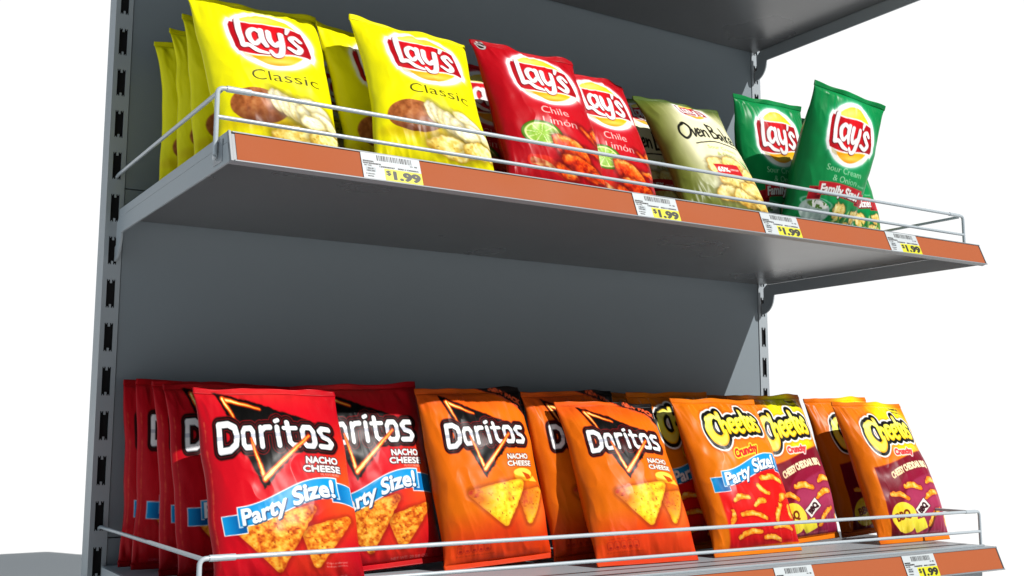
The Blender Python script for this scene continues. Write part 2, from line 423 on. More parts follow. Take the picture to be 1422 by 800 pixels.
SKY = (16, 150, 216); SKD = (4, 84, 150)
def art_nacho_red(H, cell):
    S = Sheet(H, cell, (196, 12, 28)); X, Y = S.X, S.Y
    S.img = mixc((205, 14, 30), (142, 4, 20), np.clip(np.abs(X - .5) * 1.5 - .35 + np.clip(Y - 1.0, 0, 1) * 1.4, 0, 1))
    S.paint(s_ell(X, Y, .93, .62, .16, .30, .5), (250, 110, 25), soft=.26, al=.7)
    S.paint(s_ell(X, Y, .45, .05, .30, .05, .05), (235, 95, 60), soft=.10, al=.35)
    S.paint(s_ell(X, Y, .62, 1.12, .20, .13, .3), (225, 75, 20), soft=.2, al=.5)
    nacho_logo(S, [(.135, .030), (.80, .240), (.405, .605)], .105, .885, .215, .385)
    t = np.minimum(s_text(X, Y, 'NACHO', .79, .447, .20, .038, bold=.0022), s_text(X, Y, 'CHEESE', .785, .497, .235, .038, bold=.0022))
    S.paint(t - .005, (40, 5, 8)); S.paint(t, (255, 255, 255)); S.region('flavour_text', t - .012)
    S.paint(s_text(X, Y, 'FLAVORED', .83, .532, .12, .016), (240, 200, 190), al=.8)
    c2 = crisp_tri(S, [(.60, .90), (.925, .80), (.665, 1.165)], 33)
    c1 = crisp_tri(S, [(.155, .845), (.715, .725), (.425, 1.185)], 21)
    S.region('food_picture', np.minimum(c1, c2))
    yc = lambda x: .742 - .165 * (x - .22) - .034 * np.sin((x - .52) * 7.5)
    rb = ribbon(S, .20, .86, yc, .124, SKY, SKD, (245, 250, 255), 'Party Size!', (255, 255, 255), tw=.61, cap=.108, tail=.11)
    S.region('size_banner', rb)
    for k, w in enumerate(('Chips enlarged', 'to show texture')): S.paint(s_text(X, Y, w, .80, 1.135 + .022 * k, .14, .013), (235, 190, 180), al=.7)
    S.paint(s_text(X, Y, 'NET WT. 20 5/8 OZ.', .72, 1.235, .30, .022, shear=.2), (225, 170, 165), al=.7)
    S.paint(s_text(X, Y, 'CORN CHIPS', .20, 1.225, .16, .020, shear=.2), (225, 170, 165), al=.6)
    for x0 in (.035,): S.paint(s_stroke(X, Y, [(x0, .2, .002), (x0 + .006, .5, .004), (x0, .8, .004), (x0 + .004, 1.1, .002)]) + (fbm(X, Y, 30, 8) - .45) * .02, (210, 80, 50), al=.7)
    return S

def art_nacho_orange(H, cell):
    S = Sheet(H, cell, (238, 128, 24)); X, Y = S.X, S.Y
    w = .98 + .10 * np.sin(X * 4.2 + .6) - .22 * np.clip(X - .6, 0, 1)
    S.img = mixc((226, 108, 12), (212, 56, 14), np.clip((Y - w + .18) / .3, 0, 1))
    S.img = mixc(S.img, (205, 92, 14), np.clip(.16 - X, 0, 1) * 4)
    S.paint(s_ell(X, Y, .30, .07, .32, .05, .05), (228, 70, 30), soft=.16, al=.8)
    S.paint(s_ell(X, Y, .84, .95, .13, .2, .3), (252, 150, 60), soft=.14, al=.5)
    S.paint(np.maximum(1.20 - Y + .03 * np.sin(X * 9), -(1 - X)), (214, 60, 20), al=.55)
    # black corner flash
    st = s_poly(X, Y, [(.50, -.03), (.66, .035), (.86, .12), (1.1, .30), (1.1, -.05)])
    S.paint(st - .008, (225, 70, 20)); S.paint(st, (16, 8, 8)); S.region('corner_flash', st)
    S.paint(s_text(X, Y, 'NEW PACK', .83, .063, .29, .036, ang=-.42, bold=.004), (240, 95, 50))
    S.paint(s_text(X, Y, 'SAME GREAT TASTE', .80, .098, .27, .018, ang=-.45, bold=.002), (225, 90, 50))
    nacho_logo(S, [(.19, .070), (.83, .305), (.470, .645)], .165, .885, .262, .425)
    t = np.minimum(s_text(X, Y, 'NACHO', .78, .512, .18, .037, bold=.002), s_text(X, Y, 'CHEESE', .785, .563, .21, .037, bold=.002))
    S.paint(t - .005, (90, 30, 8)); S.paint(t, (255, 250, 240)); S.region('flavour_text', t - .012)
    # round cheese with a wedge out
    a = s_ell(X, Y, .80, .665, .085, .034); b = s_ell(X, Y, .80, .635, .085, .034)
    c = np.minimum(np.minimum(a, b), s_box(X, Y, .715, .635, .885, .665))
    S.paint(c - .004, (190, 80, 10), soft=.02, al=.5); S.paint(c, (238, 170, 30)); S.paint(b, (255, 216, 80))
    S.paint(s_poly(X, Y, [(.79, .628), (.86, .648), (.875, .675), (.82, .69)]), (190, 70, 15)); S.paint(s_poly(X, Y, [(.90, .655), (.84, .70), (.93, .70)]), (250, 200, 60))
    c2 = crisp_tri(S, [(.715, .80), (.945, .755), (.775, 1.075)], 52, 1)
    c1 = crisp_tri(S, [(.27, .755), (.79, .69), (.575, 1.085)], 47, 1)
    S.region('food_picture', np.minimum(np.minimum(c1, c2), c))
    for k in range(5):
        x = .135 + k * .062
        d = s_box(X, Y, x - .026, 1.205, x + .026, 1.285, .022)
        S.paint(np.abs(d) - .003, (170, 40, 20)); S.paint(s_ell(X, Y, x, 1.265, .015, .012), (165, 35, 20)); S.paint(s_box(X, Y, x - .016, 1.22, x + .016, 1.245), (190, 60, 30), al=.6)
    S.paint(s_text(X, Y, 'per 30 g serving', .26, 1.18, .26, .014), (150, 45, 15), al=.8); S.paint(s_text(X, Y, '% of an adult guideline daily amount', .27, 1.31, .34, .013), (150, 45, 15), al=.8)
    return S

def art_puff_red(H, cell):
    S = Sheet(H, cell, (240, 134, 16)); X, Y = S.X, S.Y
    S.img = mixc((232, 122, 12), (196, 88, 6), np.clip(.2 - X, 0, 1) * 3.5)
    yb = .66 - .16 * (X - .1) + .02 * np.sin(X * 7)
    red = np.maximum(np.maximum(yb - Y, Y - 1.285 - .01 * np.sin(X * 5)), .145 - X + .03 * np.clip(Y - .7, 0, 1))
    S.paint(red, mixc((226, 22, 20), (168, 8, 22), np.clip((Y - 1.05) * 3, 0, 1)), soft=.02)
    puff_logo(S, .255, .86, .13, .34, .045)
    t = s_text(X, Y, 'Crunchy', .585, .432, .27, .062, ang=.20, bold=.005, shear=.15)
    S.paint(t - .009, (250, 225, 60)); S.paint(t, (214, 24, 30)); S.region('flavour_text', t - .016)
    yc = lambda x: .625 - .15 * (x - .25) - .030 * np.sin((x - .56) * 7.5)
    f = None
    for i, (a, b) in enumerate([((.66, .66), (.88, .68)), ((.80, .86), (.92, .80)), ((.70, .79), (.60, .72)), ((.72, 1.06), (.80, .90)), ((.33, .98), (.60, 1.03)), ((.28, 1.20), (.52, 1.16)), ((.68, 1.12), (.90, 1.14)), ((.92, 1.02), (.90, .90)), ((.28, .84), (.46, .82)), ((.50, .90), (.62, .86)), ((.56, 1.22), (.74, 1.25)), ((.24, .94), (.20, 1.06))]):
        e = puff(S, a, b, 70 + i); f = e if f is None else np.minimum(f, e)
    S.region('food_picture', f)
    rb = ribbon(S, .235, .90, yc, .118, SKY, SKD, (245, 250, 255), 'Party Size!', (255, 255, 255), tw=.60, cap=.102, tail=.12)
    S.region('size_banner', rb)
    S.paint(s_text(X, Y, 'Guaranteed Fresh', .72, .085, .14, .016, ang=-.06), (90, 60, 10), al=.8)
    S.paint(s_text(X, Y, 'CHEESE FLAVORED SNACKS', .72, 1.25, .34, .018), (120, 0, 10), al=.8)
    return S

def art_puff_bbq(H, cell):
    S = Sheet(H, cell, (236, 130, 16)); X, Y = S.X, S.Y
    S.img = mixc((230, 120, 12), (192, 84, 6), np.clip(.2 - X, 0, 1) * 3.5)
    S.paint(s_circle(X, Y, .68, .22, .26), (250, 240, 20), soft=.14)
    yb = .56 - .12 * (X - .1) + .03 * np.sin(X * 5)
    m = np.maximum(np.maximum(yb - Y, Y - 1.30), .16 - X)
    S.paint(m, mixc((122, 8, 34), (84, 4, 20), np.clip((Y - 1.1) * 4, 0, 1)), soft=.015)
    sw = np.maximum(s_circle(X, Y, .86, 1.16, .52), -s_circle(X, Y, 1.25, .60, .36))
    S.paint(np.maximum(sw, m + .01), mixc((172, 56, 92), (128, 22, 56), np.clip(np.abs(Y - .9) * 2, 0, 1)), soft=.03)
    S.paint(np.maximum(s_stroke(X, Y, [(.40, .80, .03), (.62, .66, .05), (.95, .60, .03)]), m), (140, 20, 52), soft=.02)
    f = None
    ch = s_ell(X, Y, .36, 1.10, .17, .17)
    S.paint(np.maximum(ch, m), mixc((235, 200, 20), (245, 225, 90), fbm(X, Y, 9, 8)))
    S.paint(s_poly(X, Y, [(.46, 1.15), (.62, 1.12), (.66, 1.22), (.52, 1.27)], .008), (248, 226, 60))
    S.paint(s_text(X, Y, 'BBQ', .34, 1.07, .19, .09, ang=.25, bold=.006), (120, 40, 10))
    sg = s_poly(X, Y, [(.52, 1.02), (.66, .90), (.72, .99), (.58, 1.11)])
    S.paint(sg - .006, (60, 10, 20)); S.paint(sg, (240, 232, 225)); S.paint(s_text(X, Y, 'BBQ', .62, 1.005, .13, .06, ang=.75, bold=.006), (50, 12, 20))
    for i, (a, b) in enumerate([((.46, .78), (.66, .80)), ((.26, .84), (.46, .90)), ((.70, 1.20), (.86, 1.02)), ((.70, .90), (.88, .84)), ((.98, 1.20), (.95, 1.10)), ((.76, .74), (.92, .72))]):
        e = puff(S, a, b, 90 + i, .024); f = e if f is None else np.minimum(f, e)
    S.region('food_picture', np.minimum(np.minimum(f, sg), np.maximum(ch, m)))
    puff_logo(S, .22, .88, .17, .40, .05)
    t = s_text(X, Y, 'Crunchy', .61, .455, .24, .050, ang=.05, bold=.006, shear=.15)
    S.paint(t - .008, (250, 235, 225)); S.paint(t, (225, 60, 60))
    cv = lambda x: -.0 * x + .20 * x * x
    t2 = s_text(X, Y, 'CHEESY CHEDDAR BBQ', .60, .59, .52, .058, ang=.20, bold=.004, curve=lambda x: .35 * x * x)
    S.paint(t2 - .008, (110, 10, 30)); S.paint(t2, mixc((250, 235, 190), (240, 190, 130), np.clip((Y - .6) * 6, 0, 1)))
    S.region('flavour_text', np.minimum(t - .008, t2 - .008))
    S.paint(s_text(X, Y, 'Guaranteed Fresh', .82, .07, .16, .022, ang=-.05, bold=.002), (70, 55, 10)); S.paint(s_text(X, Y, 'Until Printed Date', .82, .105, .16, .018, ang=-.05, bold=.001), (70, 55, 10))
    S.paint(s_text(X, Y, 'CHEESE FLAVORED SNACKS', .60, 1.275, .44, .018), (190, 120, 130), al=.8)
    return S
def art_tag(cell):
    H = .62
    S = Sheet(H, cell, (206, 214, 218)); X, Y = S.X, S.Y
    rs = np.random.RandomState(4)
    x = .26
    while x < .84:
        w = rs.choice([.008, .012, .020]); S.paint(s_box(X, Y, x, .04, x + w, .17), (15, 15, 18)); x += w + rs.choice([.008, .012, .016])
    def T(s, cx, cy, w, c, b=.003): S.paint(s_text(X, Y, s, cx, cy, w, c, bold=b), (15, 15, 18))
    T('SPARTAN', .11, .205, .17, .032, .005); T('WW SPAGHETTI', .165, .255, .29, .032, .005); T('20 OZ.', .10, .305, .13, .03)
    T('14  00', .88, .205, .12, .032, .003); T('139508767   000111302034', .62, .305, .66, .034, .004)
    S.paint(s_box(X, Y, .05, .345, .22, .46), (170, 180, 186)); T('SLF', .135, .375, .09, .03); T('001.00', .135, .43, .12, .03); T('11/01/01', .12, .505, .14, .026); T('05/06', .12, .56, .10, .026)
    yb = s_box(X, Y, .36, .34, 1.01, .63)
    S.paint(yb, (228, 224, 12))
    S.paint(s_text(X, Y, '$', .425, .43, .075, .11, bold=.006), (20, 18, 10)); S.paint(s_text(X, Y, '1.99', .735, .475, .44, .19, bold=.017), (20, 18, 10))
    return S
# ------------------------------------------------------------------ materials
def mat(name, rgb, rough=.5, metal=0, spec=.5, coat=0, bump=0, bscale=200, var=0, vscale=6, emis=None):
    m = D.materials.new(name); m.use_nodes = True
    nt = m.node_tree; b = nt.nodes['Principled BSDF']
    c = lin(rgb) if max(rgb) > 1 else np.array(rgb)
    b.inputs['Base Color'].default_value = (*c, 1)
    b.inputs['Roughness'].default_value = rough; b.inputs['Metallic'].default_value = metal
    b.inputs['Specular IOR Level'].default_value = spec; b.inputs['Coat Weight'].default_value = coat
    tc = nt.nodes.new('ShaderNodeTexCoord')
    if var:
        n = nt.nodes.new('ShaderNodeTexNoise'); n.inputs['Scale'].default_value = vscale; n.inputs['Detail'].default_value = 5
        nt.links.new(tc.outputs['Object'], n.inputs['Vector'])
        r = nt.nodes.new('ShaderNodeMapRange'); r.inputs['To Min'].default_value = 1 - var; r.inputs['To Max'].default_value = 1 + var
        nt.links.new(n.outputs['Fac'], r.inputs['Value'])
        mx = nt.nodes.new('ShaderNodeVectorMath'); mx.operation = 'SCALE'; mx.inputs[0].default_value = tuple(c)
        nt.links.new(r.outputs['Result'], mx.inputs['Scale']); nt.links.new(mx.outputs['Vector'], b.inputs['Base Color'])
        r2 = nt.nodes.new('ShaderNodeMapRange'); r2.inputs['To Min'].default_value = rough * .8; r2.inputs['To Max'].default_value = min(1, rough * 1.25)
        nt.links.new(n.outputs['Fac'], r2.inputs['Value']); nt.links.new(r2.outputs['Result'], b.inputs['Roughness'])
    if bump:
        n = nt.nodes.new('ShaderNodeTexNoise'); n.inputs['Scale'].default_value = bscale; n.inputs['Detail'].default_value = 3
        nt.links.new(tc.outputs['Object'], n.inputs['Vector'])
        bp = nt.nodes.new('ShaderNodeBump'); bp.inputs['Strength'].default_value = bump; bp.inputs['Distance'].default_value = .001
        nt.links.new(n.outputs['Fac'], bp.inputs['Height']); nt.links.new(bp.outputs['Normal'], b.inputs['Normal'])
    return m
M = {}
M['steel'] = mat('powder_coated_grey_steel', (.235, .265, .288), .42, 0, .5, 0, .12, 900, .05, 5)
M['rail'] = mat('grey_rail_extrusion', (.15, .165, .18), .45)
M['under'] = mat('shelf_underside_painted_shade', (.078, .080, .085), .28, 0, .5, 0, .06, 700, .06, 5)  # shade below the deck put into the colour, darker than the steel
M['panel'] = mat('grey_back_panel_steel', (.138, .166, .186), .36, 0, .5, 0, .10, 900, .06, 4)
M['wire'] = mat('pale_grey_coated_wire', (.31, .35, .38), .32, 0, .6, .2)
M['orange'] = mat('orange_rail_insert', (.262, .064, .020), .65, 0, .12, 0, .05, 500, .04, 14)
M['dark'] = mat('slot_painted_shade', (.008, .008, .009), .8, 0, .1)  # near-black colour stands in for the shade inside the slots
M['groove'] = mat('dark_groove_line', (.035, .038, .042), .7, 0, .2)
M['plastic'] = mat('translucent_grey_clip', (.17, .19, .21), .25)
M['floor'] = mat('white_studio_floor', (.66, .66, .66), .6, 0, .2, 0, 0, 1, .02, 2)

def film_mat(name, ridges=False, paper=False):
    m = D.materials.new(name); m.use_nodes = True
    nt = m.node_tree; b = nt.nodes['Principled BSDF']
    a = nt.nodes.new('ShaderNodeAttribute'); a.attribute_name = 'print'
    nt.links.new(a.outputs['Color'], b.inputs['Base Color'])
    if paper:
        b.inputs['Roughness'].default_value = .45; b.inputs['Specular IOR Level'].default_value = .3; return m
    b.inputs['Roughness'].default_value = .35; b.inputs['Specular IOR Level'].default_value = .085
    b.inputs['Coat Weight'].default_value = .0; b.inputs['Coat Roughness'].default_value = .18
    tc = nt.nodes.new('ShaderNodeTexCoord')
    bp = nt.nodes.new('ShaderNodeBump')
    if ridges:
        w = nt.nodes.new('ShaderNodeTexWave'); w.bands_direction = 'Z'; w.inputs['Scale'].default_value = 260
        nt.links.new(tc.outputs['Object'], w.inputs['Vector']); bp.inputs['Strength'].default_value = .5; bp.inputs['Distance'].default_value = .0006
        nt.links.new(w.outputs['Fac'], bp.inputs['Height'])
    else:
        n = nt.nodes.new('ShaderNodeTexNoise'); n.inputs['Scale'].default_value = 34; n.inputs['Detail'].default_value = 4; n.inputs['Distortion'].default_value = .6
        nt.links.new(tc.outputs['Object'], n.inputs['Vector']); bp.inputs['Strength'].default_value = .15; bp.inputs['Distance'].default_value = .0012
        nt.links.new(n.outputs['Fac'], bp.inputs['Height'])
    nt.links.new(bp.outputs['Normal'], b.inputs['Normal'])
    return m
M['film'] = film_mat('glossy_printed_film'); M['seal'] = film_mat('crimped_printed_film', True); M['label'] = film_mat('printed_price_label', paper=True)

# ------------------------------------------------------------------ object helpers
def empty(name, loc=(0, 0, 0), rot=(0, 0, 0)):
    o = D.objects.new(name, None); COL.objects.link(o); o.location = loc; o.rotation_euler = rot; o.empty_display_size = .05; return o
def tag(o, label, cat, group=None):
    o['label'] = label; o['category'] = cat
    if group: o['group'] = group
class MB:
    """collects shapes into one mesh"""
    def __init__(s): s.v = []; s.f = []; s.sm = []
    def add(s, v, f, smooth=False):
        n = len(s.v); s.v += [tuple(p) for p in v]; s.f += [[n + i for i in q] for q in f]; s.sm += [smooth] * len(f)
    def box(s, x0, x1, y0, y1, z0, z1):
        v = [(x, y, z) for z in (z0, z1) for y in (y0, y1) for x in (x0, x1)]
        s.add(v, [(0, 2, 3, 1), (4, 5, 7, 6), (0, 1, 5, 4), (2, 6, 7, 3), (0, 4, 6, 2), (1, 3, 7, 5)])
    def prism(s, P, x0, x1):
        """polygon P of (y, z) extruded along x"""
        n = len(P); ar = sum(P[i][0] * P[(i + 1) % n][1] - P[(i + 1) % n][0] * P[i][1] for i in range(n))
        if ar < 0: P = P[::-1]
        v = [(x0, y, z) for y, z in P] + [(x1, y, z) for y, z in P]
        s.add(v, [list(range(n))[::-1], list(range(n, 2 * n))] + [(i, (i + 1) % n, n + (i + 1) % n, n + i) for i in range(n)])
    def tube(s, pts, r, seg=12, bend=.006):
        P = [Vector(p) for p in pts]; Q = [P[0]]
        for i in range(1, len(P) - 1):
            a = (P[i - 1] - P[i]); b = (P[i + 1] - P[i]); k = min(bend, a.length / 2.1, b.length / 2.1)
            a = P[i] + a.normalized() * k; b = P[i] + b.normalized() * k
            for t in range(7):
                t /= 6; Q.append(a * (1 - t) ** 2 + P[i] * 2 * t * (1 - t) + b * t * t)
        Q.append(P[-1]); v = []; nrm = None
        for i, p in enumerate(Q):
            t = (Q[min(i + 1, len(Q) - 1)] - Q[max(i - 1, 0)]).normalized()
            if nrm is None: nrm = t.orthogonal().normalized()
            nrm = (nrm - t * nrm.dot(t)).normalized(); bn = t.cross(nrm)
            v += [p + (nrm * math.cos(2 * math.pi * k / seg) + bn * math.sin(2 * math.pi * k / seg)) * r for k in range(seg)]
        f = [(i * seg + k, i * seg + (k + 1) % seg, (i + 1) * seg + (k + 1) % seg, (i + 1) * seg + k) for i in range(len(Q) - 1) for k in range(seg)]
        s.add(v, f, True); n = len(v)
        s.add(v[:seg], [list(range(seg))[::-1]]); s.add(v[-seg:], [list(range(seg))])
    def build(s, name, m, parent=None, bevel=0):
        me = D.meshes.new(name); me.from_pydata(s.v, [], s.f); me.materials.append(m)
        me.polygons.foreach_set('use_smooth', s.sm); me.update()
        o = D.objects.new(name, me); COL.objects.link(o); o.parent = parent
        if bevel:
            b = o.modifiers.new('bevel', 'BEVEL'); b.width = bevel; b.segments = 2; b.limit_method = 'ANGLE'; b.angle_limit = R(40)
        return o
def copy_tree(o, parent=None):
    c = o.copy(); COL.objects.link(c); c.parent = parent
    for ch in list(o.children): copy_tree(ch, c)
    return c

# ------------------------------------------------------------------ dimensions (metres; floor at z = 0)
FLOOR = -.80                       # floor, in camera-fit coordinates
def Z(z): return z - FLOOR
W, PW, DEP = 1.0207, .0195, .4026
ZU, ZL, ZT = Z(-.2542), Z(-.6542), Z(.1458)
TOP = Z(.70)
PITCH = .05

# ground
b = MB(); b.add([(-60, -60, 0), (60, -60, 0), (60, 60, 0), (-60, 60, 0)], [(0, 1, 2, 3)])
g = b.build('floor', M['floor']); g['kind'] = 'structure'

# ------------------------------------------------------------------ gondola frame
fr = empty('shelving_frame', (0, 0, 0))
tag(fr, 'grey steel back frame with two slotted uprights, carrying all the shelves', 'shelving frame')
zs = [.02, Z(-.6542) + .03, ZU + .0285, ZT + .0285, TOP]
for z0, z1 in zip(zs[:-1], zs[1:]):
    b = MB(); b.box(.0006, W - .0006, .0012, .010, z0 + .0005, z1 - .0005); b.build('back_panel', M['panel'], fr, .0008)
b = MB(); b.box(.0, W, .0105, .0125, .02, TOP - .002); b.build('backing_sheet', M['groove'], fr)
def upright(x0, name='upright'):
    x1 = x0 + PW; xc = (x0 + x1) / 2; hw = .0047; hh = .0162; d = .033
    b = MB(); L = MB()
    b.box(x0, xc - hw, 0, .0016, 0, TOP); b.box(xc + hw, x1, 0, .0016, 0, TOP)
    zc = sorted(Z(-k * PITCH) for k in range(-13, 16))
    prev = 0.0
    for z in zc:
        b.box(xc - hw, xc + hw, 0, .0016, prev, z - hh); prev = z + hh
        for sgn in (-1, 1):                               # little key tabs, top and bottom
            b.box(xc - .0011, xc + .0011, 0, .0016, *sorted((z + sgn * hh, z + sgn * (hh - .0040))))
            for q in (-1, 1): b.box(xc + q * .0030 - .0004, xc + q * .0030 + .0004, 0, .0016, *sorted((z + sgn * hh, z + sgn * (hh - .0014))))
        L.box(xc - hw - .001, xc + hw + .001, .0034, .010, z - hh - .001, z + hh + .001)  # added black box behind each slot, painted shade
    b.box(xc - hw, xc + hw, 0, .0016, prev, TOP)
    b.box(x0, x0 + .0016, .0016, d, 0, TOP); b.box(x1 - .0016, x1, .0016, d, 0, TOP); b.box(x0 + .0016, x1 - .0016, d - .0016, d, 0, TOP)
    u = b.build('upright', M['steel'], fr); L.build('slot_shade', M['dark'], u)
    f = MB(); f.box(x0 - .001, x1 + .001, -.36, .0345, -.0, .03); f.build('base_foot', M['steel'], fr, .001)
upright(-PW); upright(W)
b = MB(); b.box(-.004, W + .004, -.385, -.379, .03, ZL - .032); b.build('kick_plate', M['steel'], fr, .001)
b = MB(); b.box(-PW, W + PW, .0, .033, TOP, TOP + .012); b.build('top_cap', M['steel'], fr, .001)

# ------------------------------------------------------------------ shelves
SX = .0080
def slope_y(z): return -(DEP + (.4134 - DEP) * (-z) / .0282)
def make_shelf():
    sh = empty('shelf')
    b = MB(); b.box(-.0050, W + .0050, -.4015, -.0015, -.0060, 0)
    b.build('deck', M['steel'], sh, .0006)
    b = MB(); b.box(-.0050, W + .0050, -.4010, -.0020, -.0088, -.0064); b.build('underside_shade_sheet', M['under'], sh, .0004)  # added dark sheet, stands in for shade under the deck
    for y in (-.366, -.384):
        b = MB(); b.box(.0, W, y - .0006, y + .0006, .0002, .0005); b.build('deck_groove', M['groove'], sh)
    b = MB(); b.box(.002, W - .002, -.3945, -.3925, .0, .0024); b.build('deck_ridge', M['steel'], sh, .0004)
    # front rail : sloping metal holder, an orange insert in it
    b = MB()
    P = [(-.4018, -.0002), (slope_y(0) - .0002, -.0002), (slope_y(-.0282) - .0002, -.0282), (slope_y(-.0282) + .0060, -.0300), (slope_y(-.0282) + .0060, -.0286), (slope_y(-.0282) + .0022, -.0270), (-.4018, -.0040)]
    b.prism(P, -SX, W + SX)
    for z in (-.0006, -.0276):
        y = slope_y(z); b.prism([(y - .0002, z + .0008), (y - .0020, z + .0004), (y - .0022, z - .0008), (y - .0002, z - .0010)], -.0045, W + SX + .0005)
    b.prism([(slope_y(.0002) - .0022, .0002), (slope_y(-.0285) - .0022, -.0285), (slope_y(-.0285), -.0285), (slope_y(.0002), .0002)], -SX, -.0055)
    b.prism([(slope_y(.0002) - .0016, .0002), (slope_y(-.0285) - .0016, -.0285), (slope_y(-.0285), -.0285), (slope_y(.0002), .0002)], W + SX - .0010, W + SX)
    rail = b.build('price_rail', M['rail'], sh, .0003)
    b = MB()
    P = [(slope_y(z) - .0008, z) for z in (-.0014, -.0268)]; Q = [(y + .0004, z) for y, z in P]
    b.prism([P[0], P[1], Q[1], Q[0]], -.0020, W + SX - .0022)
    b.build('orange_strip', M['orange'], rail)
    # brackets at both ends
    for sx, x0, x1 in ((-1, -SX, -.0056), (1, W + .0056, W + SX)):
        b = MB(); b.prism([(-.0135, 0), (-.0135, -.0098), (slope_y(-.0098) + .0004, -.0098), (slope_y(0) + .0004, 0)], x0 + .0003, x1 - .0003)
        P = [(-.0135, -.0102), (slope_y(-.0102) + .0004, -.0102), (slope_y(-.0282) + .0004, -.0282), (-.0290, -.0286)]
        arc = [(-.0290 + .0290 * (1 - math.cos(t)) * .95, -.0286 - .0300 * math.sin(t)) for t in [math.pi / 2 * k / 8 for k in range(1, 9)]]
        P += arc[:-1] + [(-.0008, -.0586), (-.0008, -.0420), (-.0060, -.0400), (-.0060, -.0160)]
        b.prism(P, x0, x1)
        if sx > 0: b.box(x1 - .0008, x1, -.405, -.03, -.0095, 0)
        b.build('bracket', M['steel'], sh, .0003)
        b = MB(); b.box(x0 - .0004 if sx < 0 else x0 - .0004, x0, -.0180, -.0150, -.0150, -.0120); b.build('rivet', M['wire'], sh)
        if sx < 0:
            b = MB(); b.box(x0 - .0006, x0, -.392, -.368, -.0245, -.0045); b.build('wire_clip', M['plastic'], sh, .0005)
    return sh
sh0 = make_shelf(); sh0.location = (0, 0, ZU)
sh1 = copy_tree(sh0); sh1.location = (0, 0, ZL)
sh2 = copy_tree(sh0); sh2.location = (0, 0, ZT)
G = 'steel shelves of the unit'
tag(sh0, 'middle grey steel shelf with orange front strip, under the upper row of chip bags', 'shelf', G)
tag(sh1, 'lowest grey steel shelf with orange front strip, under the bottom row of chip bags', 'shelf', G)
tag(sh2, 'highest grey steel shelf, seen only from below in the top right corner', 'shelf', G)

# ------------------------------------------------------------------ wire guards
def make_guard():
    g = empty('wire_guard'); r = .0021; h = .0436; y = -.3800; xa, xb = -.0108, W + .0108
    b = MB(); b.tube([(xa, y, -.0165), (xa, y, h), (xa + .03, y, h)], r); b.tube([(xa, y, -.0165), (xa + .0015, y + .006, -.0185)], r); b.build('post', M['wire'], g)
    b = MB(); b.tube([(xb, y, -.0165), (xb, y, h), (xb - .03, y, h)], r); b.build('post', M['wire'], g)
    b = MB(); b.tube([(xa + .010, y, h), (xb - .010, y, h)], r * .97); b.tube([(xa + .008, y, h), (xa + .030, y, h)], r * 1.35); b.tube([(xb - .030, y, h), (xb - .008, y, h)], r * 1.2); b.build('top_wire', M['wire'], g)
    b = MB(); b.tube([(xa + .001, y, .0175), (xb - .001, y, .0175)], r * .9); b.build('lower_wire', M['wire'], g)
    for x, q in ((xa, 1), (xb, -1)):
        b = MB(); b.tube([(x + q * .004, y + .004, h - .0010), (x + q * .0022, -.004, h - .001), (x + q * .0022, .0045, h - .003)], r * .95, bend=.004); b.build('side_wire', M['wire'], g)
    return g
wg = make_guard(); wg.location = (0, 0, ZU); wg2 = copy_tree(wg); wg2.location = (0, 0, ZL)
tag(wg, 'pale wire guard rail along the front of the middle shelf', 'guard rail', 'wire guards on the shelf fronts')
tag(wg2, 'pale wire guard rail along the front of the lowest shelf', 'guard rail', 'wire guards on the shelf fronts')

# ------------------------------------------------------------------ printed sheets -> vertex colours
def set_print(me, cols):
    a = me.color_attributes.new('print', 'FLOAT_COLOR', 'POINT')
    c = np.ones((len(cols), 4), np.float32); c[:, :3] = cols; a.data.foreach_set('color', c.ravel())

TS = art_tag(.0045)
def make_label(i):
    ny, nx = TS.X.shape; w = .0600
    x = TS.X.ravel() * w; t = TS.Y.ravel() / .62
    z = -.0012 - t * .0262; k = .00135 + .00025 * np.sin(TS.X.ravel() * 3 + i) ** 2
    y = -(DEP + (.4134 - DEP) * (-z) / .0282) - k
    v = np.stack([x, y, z], 1).astype(np.float32)
    idx = np.arange(nx * ny).reshape(ny, nx)
    f = np.stack([idx[:-1, :-1], idx[1:, :-1], idx[1:, 1:], idx[:-1, 1:]], -1).reshape(-1, 4)
    me = mesh_np('price_tag', v, f); set_print(me, lin(TS.img.reshape(-1, 3)) * .56)
    me.materials.append(M['label'])
    o = D.objects.new('price_tag', me); COL.objects.link(o)
    s = o.modifiers.new('solid', 'SOLIDIFY'); s.thickness = .0003; s.offset = 1
    return o
def mesh_np(name, v, f, smooth=True):
    me = D.meshes.new(name); me.vertices.add(len(v)); me.vertices.foreach_set('co', np.asarray(v, np.float32).ravel())
    me.loops.add(f.size); me.loops.foreach_set('vertex_index', f.ravel().astype(np.int32))
    me.polygons.add(len(f)); me.polygons.foreach_set('loop_start', np.arange(0, f.size, f.shape[1], dtype=np.int32))
    me.polygons.foreach_set('use_smooth', np.full(len(f), smooth)); me.update(calc_edges=True); return me
GT = 'shelf price tags'
tl = [(.1135, ZU, 'leftmost 1.99 price tag on the middle shelf, under the yellow bags'),
      (.4274, ZU, '1.99 price tag on the middle shelf, below the left edge of the olive bag'),
      (.6146, ZU, '1.99 price tag on the middle shelf, between the olive and the green bags'),
      (.8335, ZU, 'rightmost 1.99 price tag on the middle shelf, right of the green bags'),
      (.6200, ZL, 'price tag cut off by the photo edge, under the party size puff bag'),
      (.8370, ZL, '1.99 price tag under the rightmost bag on the lowest shelf')]
for i, (x, z, lb) in enumerate(tl):
    o = make_label(i); o.location = (x, 0, z); o.rotation_euler = (0, R((-.2, .15, .1, -.3, .2, 0)[i]), 0); tag(o, lb, 'price tag', GT)

